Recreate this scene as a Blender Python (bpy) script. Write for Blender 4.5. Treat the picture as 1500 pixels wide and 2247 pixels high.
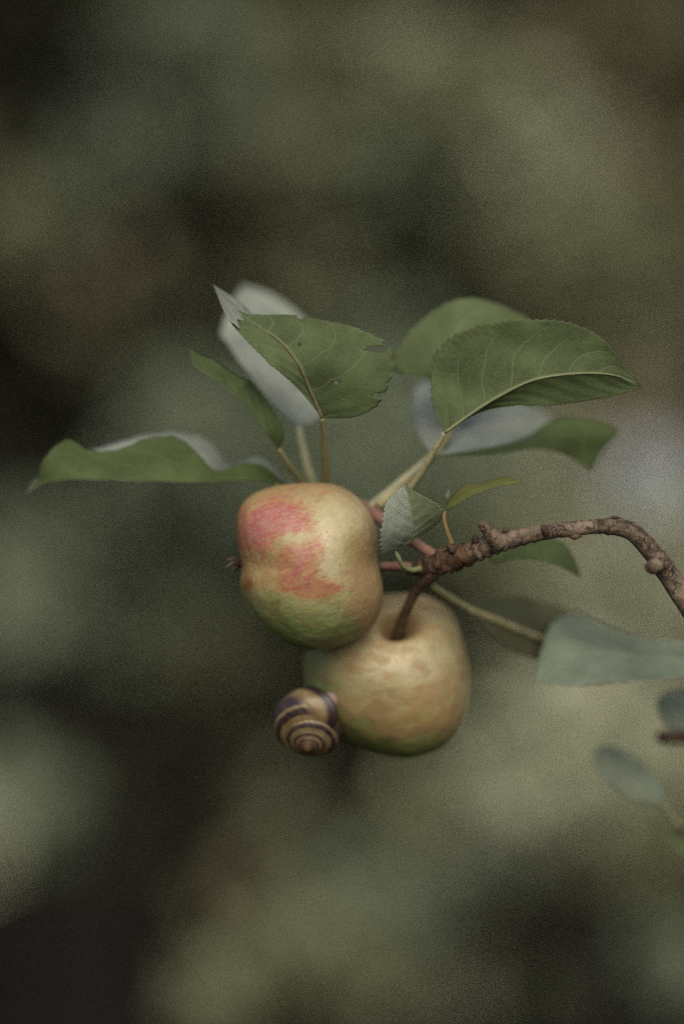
import bpy, math, random
import numpy as np
from mathutils import Vector, noise as mnoise

# ------------------------------------------------------------------ camera, sky, sun, exposure
for o in list(bpy.data.objects):
    bpy.data.objects.remove(o)
scene = bpy.context.scene
COL = scene.collection
R = math.radians

S = 0.000172                      # metres per photograph pixel on the plane of focus
LENS, SENSOR = 85.0, 24.0
D = 1500 * S * LENS / SENSOR      # focus distance
PITCH = R(7)
FOC = np.array([0.0, 0.0, 1.35])  # middle of the plane of focus
RT = np.array([1.0, 0, 0])
FW = np.array([0, math.cos(PITCH), -math.sin(PITCH)])
UP = np.array([0, math.sin(PITCH), math.cos(PITCH)])
CAM = FOC - D * FW

cam = bpy.data.cameras.new('camera')
cam.lens, cam.sensor_width, cam.sensor_fit = LENS, SENSOR, 'HORIZONTAL'
cam.clip_start, cam.clip_end = 0.02, 400
cam.dof.use_dof = True
cam.dof.focus_distance = D
cam.dof.aperture_fstop = 1.55
cam_o = bpy.data.objects.new('camera', cam)
COL.objects.link(cam_o)
cam_o.location = CAM
cam_o.rotation_euler = (R(90) - PITCH, 0, 0)
scene.camera = cam_o

SUN_EL, SUN_AZ = R(47), R(174)    # azimuth clockwise from +Y: behind the camera, to the right
world = bpy.data.worlds.new('World')
scene.world = world
world.use_nodes = True
wn = world.node_tree
wn.nodes.clear()
sky = wn.nodes.new('ShaderNodeTexSky')
sky.sky_type = 'NISHITA'
sky.sun_disc = False
sky.sun_elevation = SUN_EL
sky.sun_rotation = SUN_AZ
sky.air_density = 1.0
sky.dust_density = 6.0
sky.ozone_density = 1.0
bg = wn.nodes.new('ShaderNodeBackground')
bg.inputs[1].default_value = 0.14
wo = wn.nodes.new('ShaderNodeOutputWorld')
wn.links.new(sky.outputs[0], bg.inputs[0])
wn.links.new(bg.outputs[0], wo.inputs[0])

sl = bpy.data.lights.new('sun', 'SUN')
sl.energy = 1.2
sl.angle = R(60)
sl.color = (1.0, 0.96, 0.89)
sun = bpy.data.objects.new('sun', sl)
COL.objects.link(sun)
sd = Vector((math.sin(SUN_AZ) * math.cos(SUN_EL), math.cos(SUN_AZ) * math.cos(SUN_EL), math.sin(SUN_EL)))
sun.rotation_euler = (-sd).to_track_quat('-Z', 'Y').to_euler()
sun.location = (0, 0, 6)

vs = scene.view_settings
vs.view_transform = 'Standard'
vs.look = 'None'
vs.exposure = 0.13
vs.gamma = 1
vs.use_curve_mapping = False
scene.cycles.use_denoising = False
scene.cycles.use_light_tree = False
scene.cycles.use_adaptive_sampling = False
scene.cycles.sampling_pattern = 'TABULATED_SOBOL'
scene.cycles.max_bounces = 6
scene.cycles.diffuse_bounces = 3
scene.cycles.sample_clamp_indirect = 4

# ------------------------------------------------------------------ helpers
def P(px, py, dz=0.0):
    """pixel of the photograph + centimetres behind the plane of focus -> point in the place"""
    d = dz * 0.01
    k = (D + d) / D
    return FOC + FW * d + RT * ((px - 750) * S * k) - UP * ((py - 1123.5) * S * k)

def PD(px, py, dist):
    return P(px, py, (dist - D) * 100)

def proj(p):
    q = np.asarray(p) - CAM
    d = q @ FW
    return 750 + (q @ RT) / d * D / S, 1123.5 - (q @ UP) / d * D / S

def catmull(pts, n):
    """Catmull-Rom through pts (any dimension), n samples even in chord length"""
    p = np.array(pts, float)
    e = np.vstack([2 * p[0] - p[1], p, 2 * p[-1] - p[-2]])
    L = np.concatenate([[0], np.cumsum(np.maximum(np.linalg.norm(np.diff(p, axis=0), axis=1), 1e-9))])
    t = np.linspace(0, L[-1], n)
    k = np.clip(np.searchsorted(L, t, side='right') - 1, 0, len(p) - 2)
    f = ((t - L[k]) / (L[k + 1] - L[k]))[:, None]
    a, b, c, d = e[k], e[k + 1], e[k + 2], e[k + 3]
    return 0.5 * (2 * b + (c - a) * f + (2 * a - 5 * b + 4 * c - d) * f ** 2 + (3 * b - a - 3 * c + d) * f ** 3)

def mesh_np(name, verts, faces, mats, uv=None, attrs=None, matidx=None, smooth=True):
    """verts Nx3, faces list/array of equal-length index rows (or list of tuples)"""
    me = bpy.data.meshes.new(name)
    if isinstance(faces, np.ndarray):
        nf, k = faces.shape
        me.vertices.add(len(verts)); me.vertices.foreach_set('co', np.asarray(verts, np.float32).ravel())
        me.loops.add(nf * k); me.loops.foreach_set('vertex_index', faces.astype(np.int32).ravel())
        me.polygons.add(nf); me.polygons.foreach_set('loop_start', np.arange(0, nf * k, k, dtype=np.int32))
        me.update(calc_edges=True)
    else:
        me.from_pydata([tuple(v) for v in verts], [], [tuple(f) for f in faces])
        me.update()
    if smooth:
        me.polygons.foreach_set('use_smooth', np.ones(len(me.polygons), bool))
    for m in (mats if isinstance(mats, (list, tuple)) else [mats]):
        me.materials.append(m)
    if matidx is not None:
        me.polygons.foreach_set('material_index', np.asarray(matidx, np.int32))
    if uv is not None:
        li = np.zeros(len(me.loops), np.int32); me.loops.foreach_get('vertex_index', li)
        l = me.uv_layers.new(name='UVMap')
        l.data.foreach_set('uv', np.asarray(uv, np.float32)[li].ravel())
    for an, av in (attrs or {}).items():
        av = np.asarray(av, np.float32)
        if av.ndim == 1:
            a = me.attributes.new(an, 'FLOAT', 'POINT'); a.data.foreach_set('value', av)
        else:
            if av.shape[1] == 3:
                av = np.hstack([av, np.ones((len(av), 1), np.float32)])
            a = me.attributes.new(an, 'FLOAT_COLOR', 'POINT'); a.data.foreach_set('color', av.ravel())
    me.validate()
    return me

def empty(name, loc, label, cat, group=None):
    o = bpy.data.objects.new(name, None)
    COL.objects.link(o)
    o.location = loc
    o.empty_display_size = 0.02
    o['label'] = label; o['category'] = cat
    if group: o['group'] = group
    return o

def part(name, verts, faces, mats, root, parent=None, **kw):
    """a mesh built in world coordinates, stored relative to its thing's base"""
    base = np.array(root.location)
    me = mesh_np(name, np.asarray(verts) - base, faces, mats, **kw)
    o = bpy.data.objects.new(name, me)
    COL.objects.link(o)
    o.parent = parent or root
    return o

def join(parts):
    V, F, n = [], [], 0
    for v, f in parts:
        V.append(np.asarray(v)); F += [tuple(i + n for i in q) for q in f]; n += len(v)
    return np.vstack(V), F

def tube(pts, seg=14, n=60, bump=0.0, freq=300.0, cap=True, rings=None, seed=0.0):
    """pts: rows (x,y,z,r) in world units"""
    c = catmull(pts, n)
    xyz, rad = c[:, :3], np.maximum(c[:, 3], 1e-5)
    tan = np.gradient(xyz, axis=0); tan /= np.linalg.norm(tan, axis=1)[:, None]
    ref = np.array([0.13, 0.2, 1.0]) if abs(tan[0][2]) < 0.8 else np.array([1.0, 0.1, 0.2])
    nrm = np.cross(tan[0], ref); nrm /= np.linalg.norm(nrm)
    V, F = [], []
    for i in range(n):
        nrm = nrm - tan[i] * (nrm @ tan[i]); nrm /= np.linalg.norm(nrm)
        b = np.cross(tan[i], nrm)
        rg = rings(i / (n - 1)) if rings else 1.0
        for j in range(seg):
            a = 2 * math.pi * j / seg
            d = nrm * math.cos(a) + b * math.sin(a)
            rr = rad[i] * rg
            if bump:
                q = (xyz[i] + d * rad[i]) * freq + seed
                rr *= 1 + bump * mnoise.noise(Vector(q)) + 0.5 * bump * mnoise.noise(Vector(q * 2.7))
            V.append(xyz[i] + d * rr)
    for i in range(n - 1):
        for j in range(seg):
            k = (j + 1) % seg
            F.append((i * seg + j, i * seg + k, (i + 1) * seg + k, (i + 1) * seg + j))
    if cap:
        V.append(xyz[0] - tan[0] * rad[0] * 0.25); V.append(xyz[-1] + tan[-1] * rad[-1] * 0.25)
        m = len(V)
        for j in range(seg):
            k = (j + 1) % seg
            F.append((m - 2, k, j)); F.append((m - 1, (n - 1) * seg + j, (n - 1) * seg + k))
    return np.array(V), F

def ptube(pts, **kw):
    """pts rows: (px, py, dz_cm, radius_px)"""
    q = [list(P(a, b, c)) + [r * S * (D + c * 0.01) / D] for a, b, c, r in pts]
    return tube(q, **kw)

# ------------------------------------------------------------------ materials
class NT:
    def __init__(self, name):
        self.m = bpy.data.materials.new(name)
        self.m.use_nodes = True
        self.t = self.m.node_tree
        self.t.nodes.clear()
    def n(self, typ, ins=None, **props):
        nd = self.t.nodes.new('ShaderNode' + typ)
        for k, v in props.items(): setattr(nd, k, v)
        for k, v in (ins or {}).items():
            s = nd.inputs[k]
            if isinstance(v, bpy.types.NodeSocket): self.t.links.new(v, s)
            elif isinstance(v, bpy.types.Node): self.t.links.new(v.outputs[0], s)
            else:
                if s.type == 'RGBA' and len(v) == 3: v = (*v, 1)
                s.default_value = v
        return nd
    def math(self, op, a, b=0.0, c=0.0, clamp=False):
        return self.n('Math', {0: a, 1: b, 2: c}, operation=op, use_clamp=clamp).outputs[0]
    def step(self, x, lo, hi):
        return self.n('MapRange', {0: x, 1: lo, 2: hi, 3: 0.0, 4: 1.0}, interpolation_type='SMOOTHSTEP').outputs[0]
    def mix(self, f, a, b, mode='MIX'):
        nd = self.n('Mix', data_type='RGBA', blend_type=mode)
        for idx, v in ((0, f), (6, a), (7, b)):
            s = nd.inputs[idx]
            if isinstance(v, bpy.types.NodeSocket): self.t.links.new(v, s)
            elif isinstance(v, bpy.types.Node): self.t.links.new(v.outputs[0], s)
            else: s.default_value = (*v, 1) if idx and len(v) == 3 else v
        return nd.outputs[2]
    def noise(self, vec, scale, detail=3, rough=0.55):
        return self.n('TexNoise', {'Vector': vec, 'Scale': scale, 'Detail': detail, 'Roughness': rough}).outputs[0]
    def out(self, shader):
        self.n('OutputMaterial', {0: shader})
        return self.m

def leaf_mat(name, base, vein, rough, spec, transl, tcol, veinw=1.0, bumps=1.0, patch=None, vstr=1.0):
    t = NT(name)
    uv = t.n('UVMap', uv_map='UVMap')
    sp = t.n('SeparateXYZ', {0: uv})
    u = sp.outputs[0]
    v = t.math('MULTIPLY_ADD', sp.outputs[1], 2.0, -1.0)
    av = t.math('ABSOLUTE', v)
    oc = t.n('TexCoord').outputs['Object']
    wob = t.math('MULTIPLY', t.math('SUBTRACT', t.noise(oc, 90, 2), 0.5), 0.05)
    side = t.math('MULTIPLY', t.math('SIGN', v), 0.25)
    u0 = t.math('SUBTRACT', t.math('SUBTRACT', u, t.math('MULTIPLY', av, 0.20)), t.math('MULTIPLY', t.math('MULTIPLY', av, av), 0.10))
    s = t.math('ADD', t.math('MULTIPLY', t.math('ADD', u0, wob), 7.5), side)
    fr = t.math('ABSOLUTE', t.math('SUBTRACT', t.math('FRACT', s), 0.5))
    sec = t.math('SUBTRACT', 1.0, t.step(fr, 0.0, 0.06 * veinw), clamp=True)
    sec = t.math('MULTIPLY', sec, t.math('SUBTRACT', 1.0, t.step(av, 0.55, 0.98)))
    mid = t.math('SUBTRACT', 1.0, t.step(av, 0.012, 0.05))
    vor = t.n('TexVoronoi', {'Vector': oc, 'Scale': 620.0}, feature='DISTANCE_TO_EDGE').outputs[0]
    net = t.math('SUBTRACT', 1.0, t.step(vor, 0.0, 0.12))
    vor2 = t.n('TexVoronoi', {'Vector': oc, 'Scale': 1700.0}, feature='DISTANCE_TO_EDGE').outputs[0]
    net2 = t.math('SUBTRACT', 1.0, t.step(vor2, 0.0, 0.14))
    vm = t.math('MAXIMUM', t.math('MULTIPLY', mid, 0.9), t.math('MULTIPLY', sec, 0.62))
    vm = t.math('MAXIMUM', vm, t.math('MULTIPLY', net, 0.36))
    vm = t.math('MAXIMUM', vm, t.math('MULTIPLY', net2, 0.2))
    big = t.step(t.noise(oc, 55, 3), 0.3, 0.72)
    c = t.mix(big, tuple(x * 0.68 for x in base), tuple(min(1, x * 1.28) for x in base))
    if patch:
        pm = t.step(t.noise(oc, 38, 4, 0.65), 0.60, 0.72)
        c = t.mix(t.math('MULTIPLY', pm, 0.7), c, patch)
    spots = t.n('TexVoronoi', {'Vector': oc, 'Scale': 95.0}).outputs[0]
    sm = t.math('SUBTRACT', 1.0, t.step(spots, 0.05, 0.11))
    sm = t.math('MULTIPLY', sm, t.step(t.noise(oc, 24, 1), 0.55, 0.6))
    c = t.mix(t.math('MULTIPLY', vm, vstr, clamp=True), c, vein)
    c = t.mix(t.math('MULTIPLY', sm, 0.7), c, (0.05, 0.035, 0.015))
    # brown dried rim
    rim = t.math('MULTIPLY', t.step(av, 0.955, 0.995), t.step(t.noise(oc, 130, 2), 0.5, 0.66))
    c = t.mix(t.math('MULTIPLY', rim, 0.75), c, (0.16, 0.09, 0.045))
    h = t.math('ADD', t.math('MULTIPLY', vm, 0.6), t.math('MULTIPLY', t.noise(oc, 420, 3), 0.7))
    bp = t.n('Bump', {'Height': h, 'Strength': 0.55 * bumps, 'Distance': 0.0006})
    pr = t.n('BsdfPrincipled', {'Base Color': c, 'Roughness': rough, 'Specular IOR Level': spec, 'Normal': bp})
    tc = t.mix(vm, tcol, tuple(x * 0.6 for x in tcol))
    tr = t.n('BsdfTranslucent', {'Color': tc, 'Normal': bp})
    ms = t.n('MixShader', {0: transl, 1: pr, 2: tr})
    return t.out(ms)

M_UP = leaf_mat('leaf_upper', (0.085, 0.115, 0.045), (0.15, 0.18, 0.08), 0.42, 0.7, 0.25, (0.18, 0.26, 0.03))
M_SHEEN = leaf_mat('leaf_upper_painted_sheen', (0.21, 0.24, 0.185), (0.27, 0.29, 0.22), 0.40, 0.7, 0.15, (0.2, 0.26, 0.08), vstr=1.4)  # base whitened: sky sheen on the leaf tops is painted into the colour
M_LO = leaf_mat('leaf_under', (0.128, 0.176, 0.074), (0.26, 0.30, 0.16), 0.65, 0.25, 0.55, (0.30, 0.42, 0.09), patch=(0.088, 0.118, 0.045))
M_BRT = leaf_mat('leaf_under_thin', (0.112, 0.155, 0.062), (0.19, 0.23, 0.115), 0.65, 0.25, 0.6, (0.36, 0.45, 0.08), patch=(0.08, 0.10, 0.035))
M_DK = leaf_mat('leaf_under_dark', (0.075, 0.085, 0.040), (0.16, 0.14, 0.08), 0.7, 0.2, 0.25, (0.09, 0.11, 0.02))
M_SMG = leaf_mat('leaf_small_green', (0.165, 0.20, 0.11), (0.22, 0.25, 0.14), 0.6, 0.3, 0.3, (0.2, 0.25, 0.05), bumps=1.4)
M_SHEEN_HALF = leaf_mat('leaf_half_painted_sheen', (0.25, 0.285, 0.215), (0.14, 0.17, 0.10), 0.45, 0.7, 0.2, (0.2, 0.26, 0.08), veinw=1.3, bumps=1.6)  # paler base paints the sky sheen on one half of the folded leaf
M_BLUE = leaf_mat('leaf_bluish', (0.13, 0.165, 0.11), (0.17, 0.20, 0.12), 0.5, 0.5, 0.2, (0.10, 0.15, 0.04), vstr=1.3)
M_YEL = leaf_mat('leaf_young', (0.13, 0.15, 0.04), (0.25, 0.23, 0.07), 0.6, 0.3, 0.4, (0.22, 0.25, 0.03))

def stalk_mat(name, c1, c2, scale=240):
    t = NT(name)
    oc = t.n('TexCoord').outputs['Object']
    f = t.step(t.noise(oc, scale, 4), 0.35, 0.65)
    c = t.mix(f, c1, c2)
    bp = t.n('Bump', {'Height': t.noise(oc, 900, 3), 'Strength': 0.4, 'Distance': 0.0005})
    return t.out(t.n('BsdfPrincipled', {'Base Color': c, 'Roughness': 0.6, 'Normal': bp, 'Specular IOR Level': 0.35}))

M_PET = stalk_mat('petiole_green', (0.20, 0.20, 0.09), (0.30, 0.27, 0.14))
M_PETL = stalk_mat('petiole_pale', (0.23, 0.235, 0.135), (0.29, 0.28, 0.17))
M_PETO = stalk_mat('petiole_olive', (0.17, 0.155, 0.07), (0.18, 0.18, 0.085))
M_PETS = stalk_mat('petiole_orange', (0.22, 0.13, 0.06), (0.17, 0.13, 0.05))
M_PINK = stalk_mat('stem_pink', (0.215, 0.105, 0.09), (0.16, 0.088, 0.056))
M_STEM = stalk_mat('stem_brown', (0.055, 0.038, 0.02), (0.09, 0.06, 0.028))
M_MIDB = stalk_mat('midrib_brown', (0.09, 0.085, 0.04), (0.13, 0.115, 0.055))
M_MIDG = stalk_mat('midrib_green', (0.135, 0.155, 0.07), (0.175, 0.19, 0.09))
M_SEPAL = stalk_mat('sepal_dry', (0.085, 0.066, 0.042), (0.035, 0.026, 0.018), 500)

def bark_mat(name, c1, c2, c3, dots=(0.28, 0.23, 0.15), speck=(0.22, 0.18, 0.12)):
    t = NT(name)
    oc = t.n('TexCoord').outputs['Object']
    f = t.step(t.noise(oc, 330, 6, 0.72), 0.38, 0.60)
    c = t.mix(f, c1, c2)
    g = t.step(t.noise(oc, 75, 3), 0.52, 0.68)
    c = t.mix(g, c, c3)
    crack = t.math('SUBTRACT', 1.0, t.step(t.math('ABSOLUTE', t.math('SUBTRACT', t.noise(oc, 190, 5, 0.7), 0.47)), 0.0, 0.035))
    crack = t.math('MULTIPLY', crack, t.step(t.noise(oc, 110, 2), 0.42, 0.58))
    c = t.mix(t.math('MULTIPLY', crack, 0.85), c, (0.014, 0.010, 0.007))
    sp_ = t.step(t.noise(oc, 900, 2), 0.56, 0.68)
    c = t.mix(t.math('MULTIPLY', sp_, 0.35), c, speck)
    vd = t.n('TexVoronoi', {'Vector': oc, 'Scale': 420.0}).outputs[0]
    dot = t.math('SUBTRACT', 1.0, t.step(vd, 0.12, 0.2))
    dot = t.math('MULTIPLY', dot, t.step(t.noise(oc, 120, 1), 0.46, 0.56))
    c = t.mix(t.math('MULTIPLY', dot, 0.85), c, dots)
    h = t.math('ADD', t.math('MULTIPLY', t.noise(oc, 520, 6, 0.65), 1.0), t.math('MULTIPLY', crack, -0.5))
    h = t.math('ADD', h, t.math('MULTIPLY', dot, 0.4))
    bp = t.n('Bump', {'Height': h, 'Strength': 0.9, 'Distance': 0.0010})
    return t.out(t.n('BsdfPrincipled', {'Base Color': c, 'Roughness': 0.72, 'Normal': bp, 'Specular IOR Level': 0.35}))

M_BARK = bark_mat('bark', (0.034, 0.025, 0.015), (0.125, 0.090, 0.056), (0.185, 0.143, 0.098), (0.34, 0.28, 0.19), (0.24, 0.19, 0.125))
M_SPUR = bark_mat('bark_spur', (0.028, 0.018, 0.010), (0.075, 0.042, 0.020), (0.15, 0.070, 0.026), (0.2, 0.11, 0.05), (0.13, 0.08, 0.04))
M_BUD = bark_mat('bud', (0.035, 0.021, 0.015), (0.065, 0.038, 0.026), (0.10, 0.065, 0.042), (0.12, 0.08, 0.05), (0.10, 0.07, 0.045))
M_CUT = bark_mat('cut_end', (0.09, 0.062, 0.036), (0.14, 0.098, 0.056), (0.05, 0.033, 0.02), (0.16, 0.11, 0.06), (0.15, 0.1, 0.06))

def apple_mat(name, pink, orange, freck, along=0.28):
    t = NT(name)
    sk = t.mix(1.0, t.n('Attribute', attribute_name='skin').outputs['Color'], (0.65, 0.69, 0.645), 'MULTIPLY')
    bl = t.n('Attribute', attribute_name='blush').outputs['Fac']
    og = t.n('Attribute', attribute_name='glow').outputs['Fac']
    ru = t.n('Attribute', attribute_name='russet').outputs['Fac']
    oc = t.n('TexCoord').outputs['Object']
    ro_ = t.n('Mapping', {'Vector': oc, 'Rotation': (0, R(20), 0)})
    mp = t.n('Mapping', {'Vector': ro_, 'Scale': (along, 0.75, 1.0)})
    st = t.noise(mp, 520, 5, 0.68)
    st2 = t.noise(mp, 200, 4, 0.6)
    mp2 = t.n('Mapping', {'Vector': ro_, 'Scale': (0.30, 0.75, 1.0)})
    st3 = t.noise(mp2, 1500, 5, 0.75)
    fine = t.noise(oc, 1500, 3, 0.6)
    c = t.mix(t.math('MULTIPLY', t.step(t.noise(oc, 85, 4), 0.35, 0.65), 0.3), sk, t.mix(1.0, sk, (0.86, 0.78, 0.6), 'MULTIPLY'))
    mid = t.step(t.noise(mp, 330, 5, 0.7), 0.38, 0.66)
    c = t.mix(t.math('MULTIPLY', mid, 0.34), c, t.mix(1.0, c, (0.74, 0.64, 0.44), 'MULTIPLY'))
    # orange underwash then broken pink streaks
    sn = t.math('ADD', t.math('MULTIPLY', t.math('SUBTRACT', st, 0.5), 2.6), t.math('MULTIPLY', t.math('SUBTRACT', st3, 0.5), 3.2))
    om = t.math('ADD', og, t.math('ADD', t.math('MULTIPLY', t.math('SUBTRACT', st2, 0.5), 1.1), t.math('MULTIPLY', sn, 0.35)))
    om = t.math('MULTIPLY', t.step(om, 0.10, 1.2), 0.8)
    c = t.mix(om, c, orange)
    x = t.math('ADD', bl, t.math('ADD', t.math('MULTIPLY', sn, 1.15), t.math('MULTIPLY', t.math('SUBTRACT', st2, 0.5), 1.3)))
    pm = t.math('MULTIPLY', t.step(x, 0.36, 0.74), t.math('MULTIPLY_ADD', bl, 0.35, 0.55, clamp=True))
    pc = t.mix(t.step(t.math('ADD', st, t.math('MULTIPLY', st3, 0.8)), 0.75, 1.05), tuple(min(1, q * 1.05) for q in (pink[0], pink[1] * 1.9, pink[2] * 1.5)), pink)
    c = t.mix(pm, c, pc)
    # russeting: fine brown net
    rn = t.math('MULTIPLY', t.step(t.math('ADD', t.math('MULTIPLY', ru, 0.55), t.noise(mp, 420, 6, 0.72)), 0.62, 0.95), 0.75)
    c = t.mix(rn, c, (0.27, 0.178, 0.08))
    vd = t.n('TexVoronoi', {'Vector': oc, 'Scale': 190.0}).outputs[0]
    dots = t.math('SUBTRACT', 1.0, t.step(vd, 0.05, 0.10))
    c = t.mix(t.math('MULTIPLY', dots, 0.65), c, freck)
    vd2 = t.n('TexVoronoi', {'Vector': oc, 'Scale': 74.0}).outputs[0]
    d2 = t.math('SUBTRACT', 1.0, t.step(vd2, 0.025, 0.055))
    c = t.mix(t.math('MULTIPLY', d2, 0.7), c, (0.10, 0.06, 0.03))
    c = t.mix(t.math('MULTIPLY', t.step(fine, 0.3, 0.7), 0.32), c, t.mix(1.0, c, (0.6, 0.52, 0.4), 'MULTIPLY'))
    h = t.math('ADD', t.math('MULTIPLY', t.noise(oc, 700, 4), 0.5), t.math('MULTIPLY', rn, 0.5))
    h = t.math('ADD', h, t.math('MULTIPLY', t.noise(oc, 130, 2), 1.6))
    bp = t.n('Bump', {'Height': h, 'Strength': 0.35, 'Distance': 0.0011})
    ro = t.math('MULTIPLY_ADD', rn, 0.22, 0.43)
    pr = t.n('BsdfPrincipled', {'Base Color': c, 'Roughness': ro, 'Normal': bp, 'Specular IOR Level': 0.42,
                                'Subsurface Weight': 0.12, 'Subsurface Radius': (0.004, 0.002, 0.001), 'Subsurface Scale': 0.6})
    return t.out(pr)

M_APPLE1 = apple_mat('apple_skin_blushed', (0.315, 0.080, 0.085), (0.325, 0.145, 0.055), (0.48, 0.36, 0.19))
M_APPLE2 = apple_mat('apple_skin_russet', (0.31, 0.12, 0.07), (0.30, 0.175, 0.08), (0.38, 0.30, 0.17), 0.62)

def shell_mat():
    t = NT('snail_shell')
    uv = t.n('UVMap', uv_map='UVMap')
    sp = t.n('SeparateXYZ', {0: uv})
    oc = t.n('TexCoord').outputs['Object']
    wob = t.math('MULTIPLY', t.math('SUBTRACT', t.noise(oc, 260, 2), 0.5), 0.030)
    v = t.math('ADD', sp.outputs[1], wob)
    u = sp.outputs[0]
    g = t.step(t.noise(oc, 150, 3), 0.35, 0.65)
    base = t.mix(g, (0.14, 0.098, 0.036), (0.225, 0.17, 0.086))
    spire = t.step(u, 0.30, 0.62)
    base = t.mix(spire, (0.135, 0.08, 0.042), base)
    base = t.mix(t.step(u, 0.10, 0.28), (0.26, 0.15, 0.055), base)
    m = None
    for ctr, w in ((0.325, 0.040), (0.425, 0.050), (0.540, 0.052), (0.645, 0.030)):
        d = t.math('ABSOLUTE', t.math('SUBTRACT', v, ctr))
        b = t.math('SUBTRACT', 1.0, t.step(d, w * 0.85, w * 1.15))
        m = b if m is None else t.math('MAXIMUM', m, b)
    m = t.math('MULTIPLY', m, t.math('SUBTRACT', 1.0, t.step(u, 0.972, 0.982)))
    m = t.math('MULTIPLY', m, t.math('MULTIPLY_ADD', t.noise(oc, 420, 4, 0.7), 0.9, 0.48, clamp=True))
    c = t.mix(m, base, (0.022, 0.012, 0.015))
    lip = t.step(u, 0.988, 0.994)
    c = t.mix(lip, c, (0.025, 0.014, 0.014))
    gr = t.n('TexWave', {'Vector': t.n('CombineXYZ', {0: u}), 'Scale': 46.0, 'Distortion': 1.2, 'Detail': 2.0}).outputs[1]
    c = t.mix(t.math('MULTIPLY', gr, 0.12), c, t.mix(1.0, c, (0.55, 0.45, 0.4), 'MULTIPLY'))
    bp = t.n('Bump', {'Height': t.math('ADD', gr, t.math('MULTIPLY', t.noise(oc, 900, 3), 0.5)), 'Strength': 0.12, 'Distance': 0.0006})
    return t.out(t.n('BsdfPrincipled', {'Base Color': c, 'Roughness': 0.38, 'Normal': bp, 'Specular IOR Level': 0.5}))
M_SHELL = shell_mat()
M_BODY = stalk_mat('snail_body', (0.34, 0.25, 0.24), (0.22, 0.16, 0.15), 420)

def bgleaf_mat(name, c1, c2, rough=0.6, spec=0.25, transl=0.2):
    t = NT(name)
    rnd = t.n('Attribute', attribute_name='tone').outputs['Fac']
    oc = t.n('TexCoord').outputs['Object']
    c = t.mix(rnd, c1, c2)
    c = t.mix(t.math('MULTIPLY', t.step(t.noise(oc, 60, 3), 0.35, 0.65), 0.3), c, t.mix(1.0, c, (0.6, 0.6, 0.5), 'MULTIPLY'))
    pr = t.n('BsdfPrincipled', {'Base Color': c, 'Roughness': rough, 'Specular IOR Level': spec})
    tr = t.n('BsdfTranslucent', {'Color': c})
    return t.out(t.n('MixShader', {0: transl, 1: pr, 2: tr}))
#@@BGMATS
BGM = {
    'g': bgleaf_mat('shrub_grey_green', (0.145, 0.178, 0.112), (0.195, 0.235, 0.150)),
    'o': bgleaf_mat('shrub_olive', (0.175, 0.188, 0.104), (0.23, 0.243, 0.138)),
    'l': bgleaf_mat('shrub_light_olive', (0.32, 0.345, 0.225), (0.41, 0.43, 0.295)),
    'p': bgleaf_mat('shrub_pale', (0.42, 0.46, 0.45), (0.54, 0.58, 0.58), 0.45, 0.6),
    'b': bgleaf_mat('shrub_dry_brown', (0.160, 0.138, 0.080), (0.21, 0.185, 0.110), 0.7, 0.2),
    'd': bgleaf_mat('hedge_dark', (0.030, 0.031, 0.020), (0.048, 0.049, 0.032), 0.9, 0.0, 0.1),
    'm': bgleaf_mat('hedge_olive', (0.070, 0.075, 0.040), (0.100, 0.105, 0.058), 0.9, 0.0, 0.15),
}
M_WOOD = stalk_mat('shrub_wood', (0.014, 0.0135, 0.009), (0.026, 0.025, 0.017), 60)

# ------------------------------------------------------------------ ground
def ground():
    t = NT('soil_and_litter')
    oc = t.n('TexCoord').outputs['Object']
    c = t.mix(t.step(t.noise(oc, 3, 6), 0.35, 0.65), (0.006, 0.0058, 0.0038), (0.013, 0.0118, 0.008))
    c = t.mix(t.step(t.noise(oc, 0.4, 3), 0.5, 0.62), c, (0.014, 0.016, 0.007))
    bp = t.n('Bump', {'Height': t.noise(oc, 40, 6), 'Strength': 0.8, 'Distance': 0.03})
    m = t.out(t.n('BsdfPrincipled', {'Base Color': c, 'Roughness': 1.0, 'Normal': bp, 'Specular IOR Level': 0.0}))
    n = 60
    xs = np.linspace(-1, 1, n); xs = np.sign(xs) * np.abs(xs) ** 2.2 * 120
    V = np.array([(x, y + 2, 0.05 * mnoise.noise(Vector((x * 0.6, y * 0.6, 0))) - 0.02) for y in xs for x in xs])
    i = np.arange(n - 1); a = (i[:, None] * n + i[None, :]).ravel()
    F = np.stack([a, a + 1, a + n + 1, a + n], 1)
    o = bpy.data.objects.new('ground', mesh_np('ground', V, F, m))
    COL.objects.link(o); o['kind'] = 'structure'
ground()

# ------------------------------------------------------------------ background shrubs (all far out of focus)
def leaves_np(rng, C, rad, n, size, upbias=0.55):
    """n small folded leaves in a flattened ball round C"""
    d = rng.normal(size=(n, 3)); d /= np.linalg.norm(d, axis=1)[:, None]
    pos = C + d * (rng.random((n, 1)) ** 0.45) * rad
    nr = rng.normal(size=(n, 3)) * 0.34 + np.array([0, -0.15, upbias]); nr /= np.linalg.norm(nr, axis=1)[:, None]
    ax = rng.normal(size=(n, 3)); ax -= nr * (ax * nr).sum(1)[:, None]; ax /= np.linalg.norm(ax, axis=1)[:, None]
    sd_ = np.cross(nr, ax)
    L = size * (0.7 + 0.6 * rng.random((n, 1)))
    W = L * 0.30
    v = np.stack([pos - ax * L / 2, pos - ax * L * .1 + sd_ * W + nr * W * .3, pos + ax * L / 2,
                  pos - ax * L * .1 - sd_ * W + nr * W * .3, pos - ax * L * .05], 1)
    f = np.array([[0, 4, 1], [1, 4, 2], [0, 3, 4], [3, 2, 4]])
    F = (np.arange(n)[:, None, None] * 5 + f[None]).reshape(-1, 3)
    tone = np.repeat(rng.random(n), 5)
    return v.reshape(-1, 3), F, tone

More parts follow.
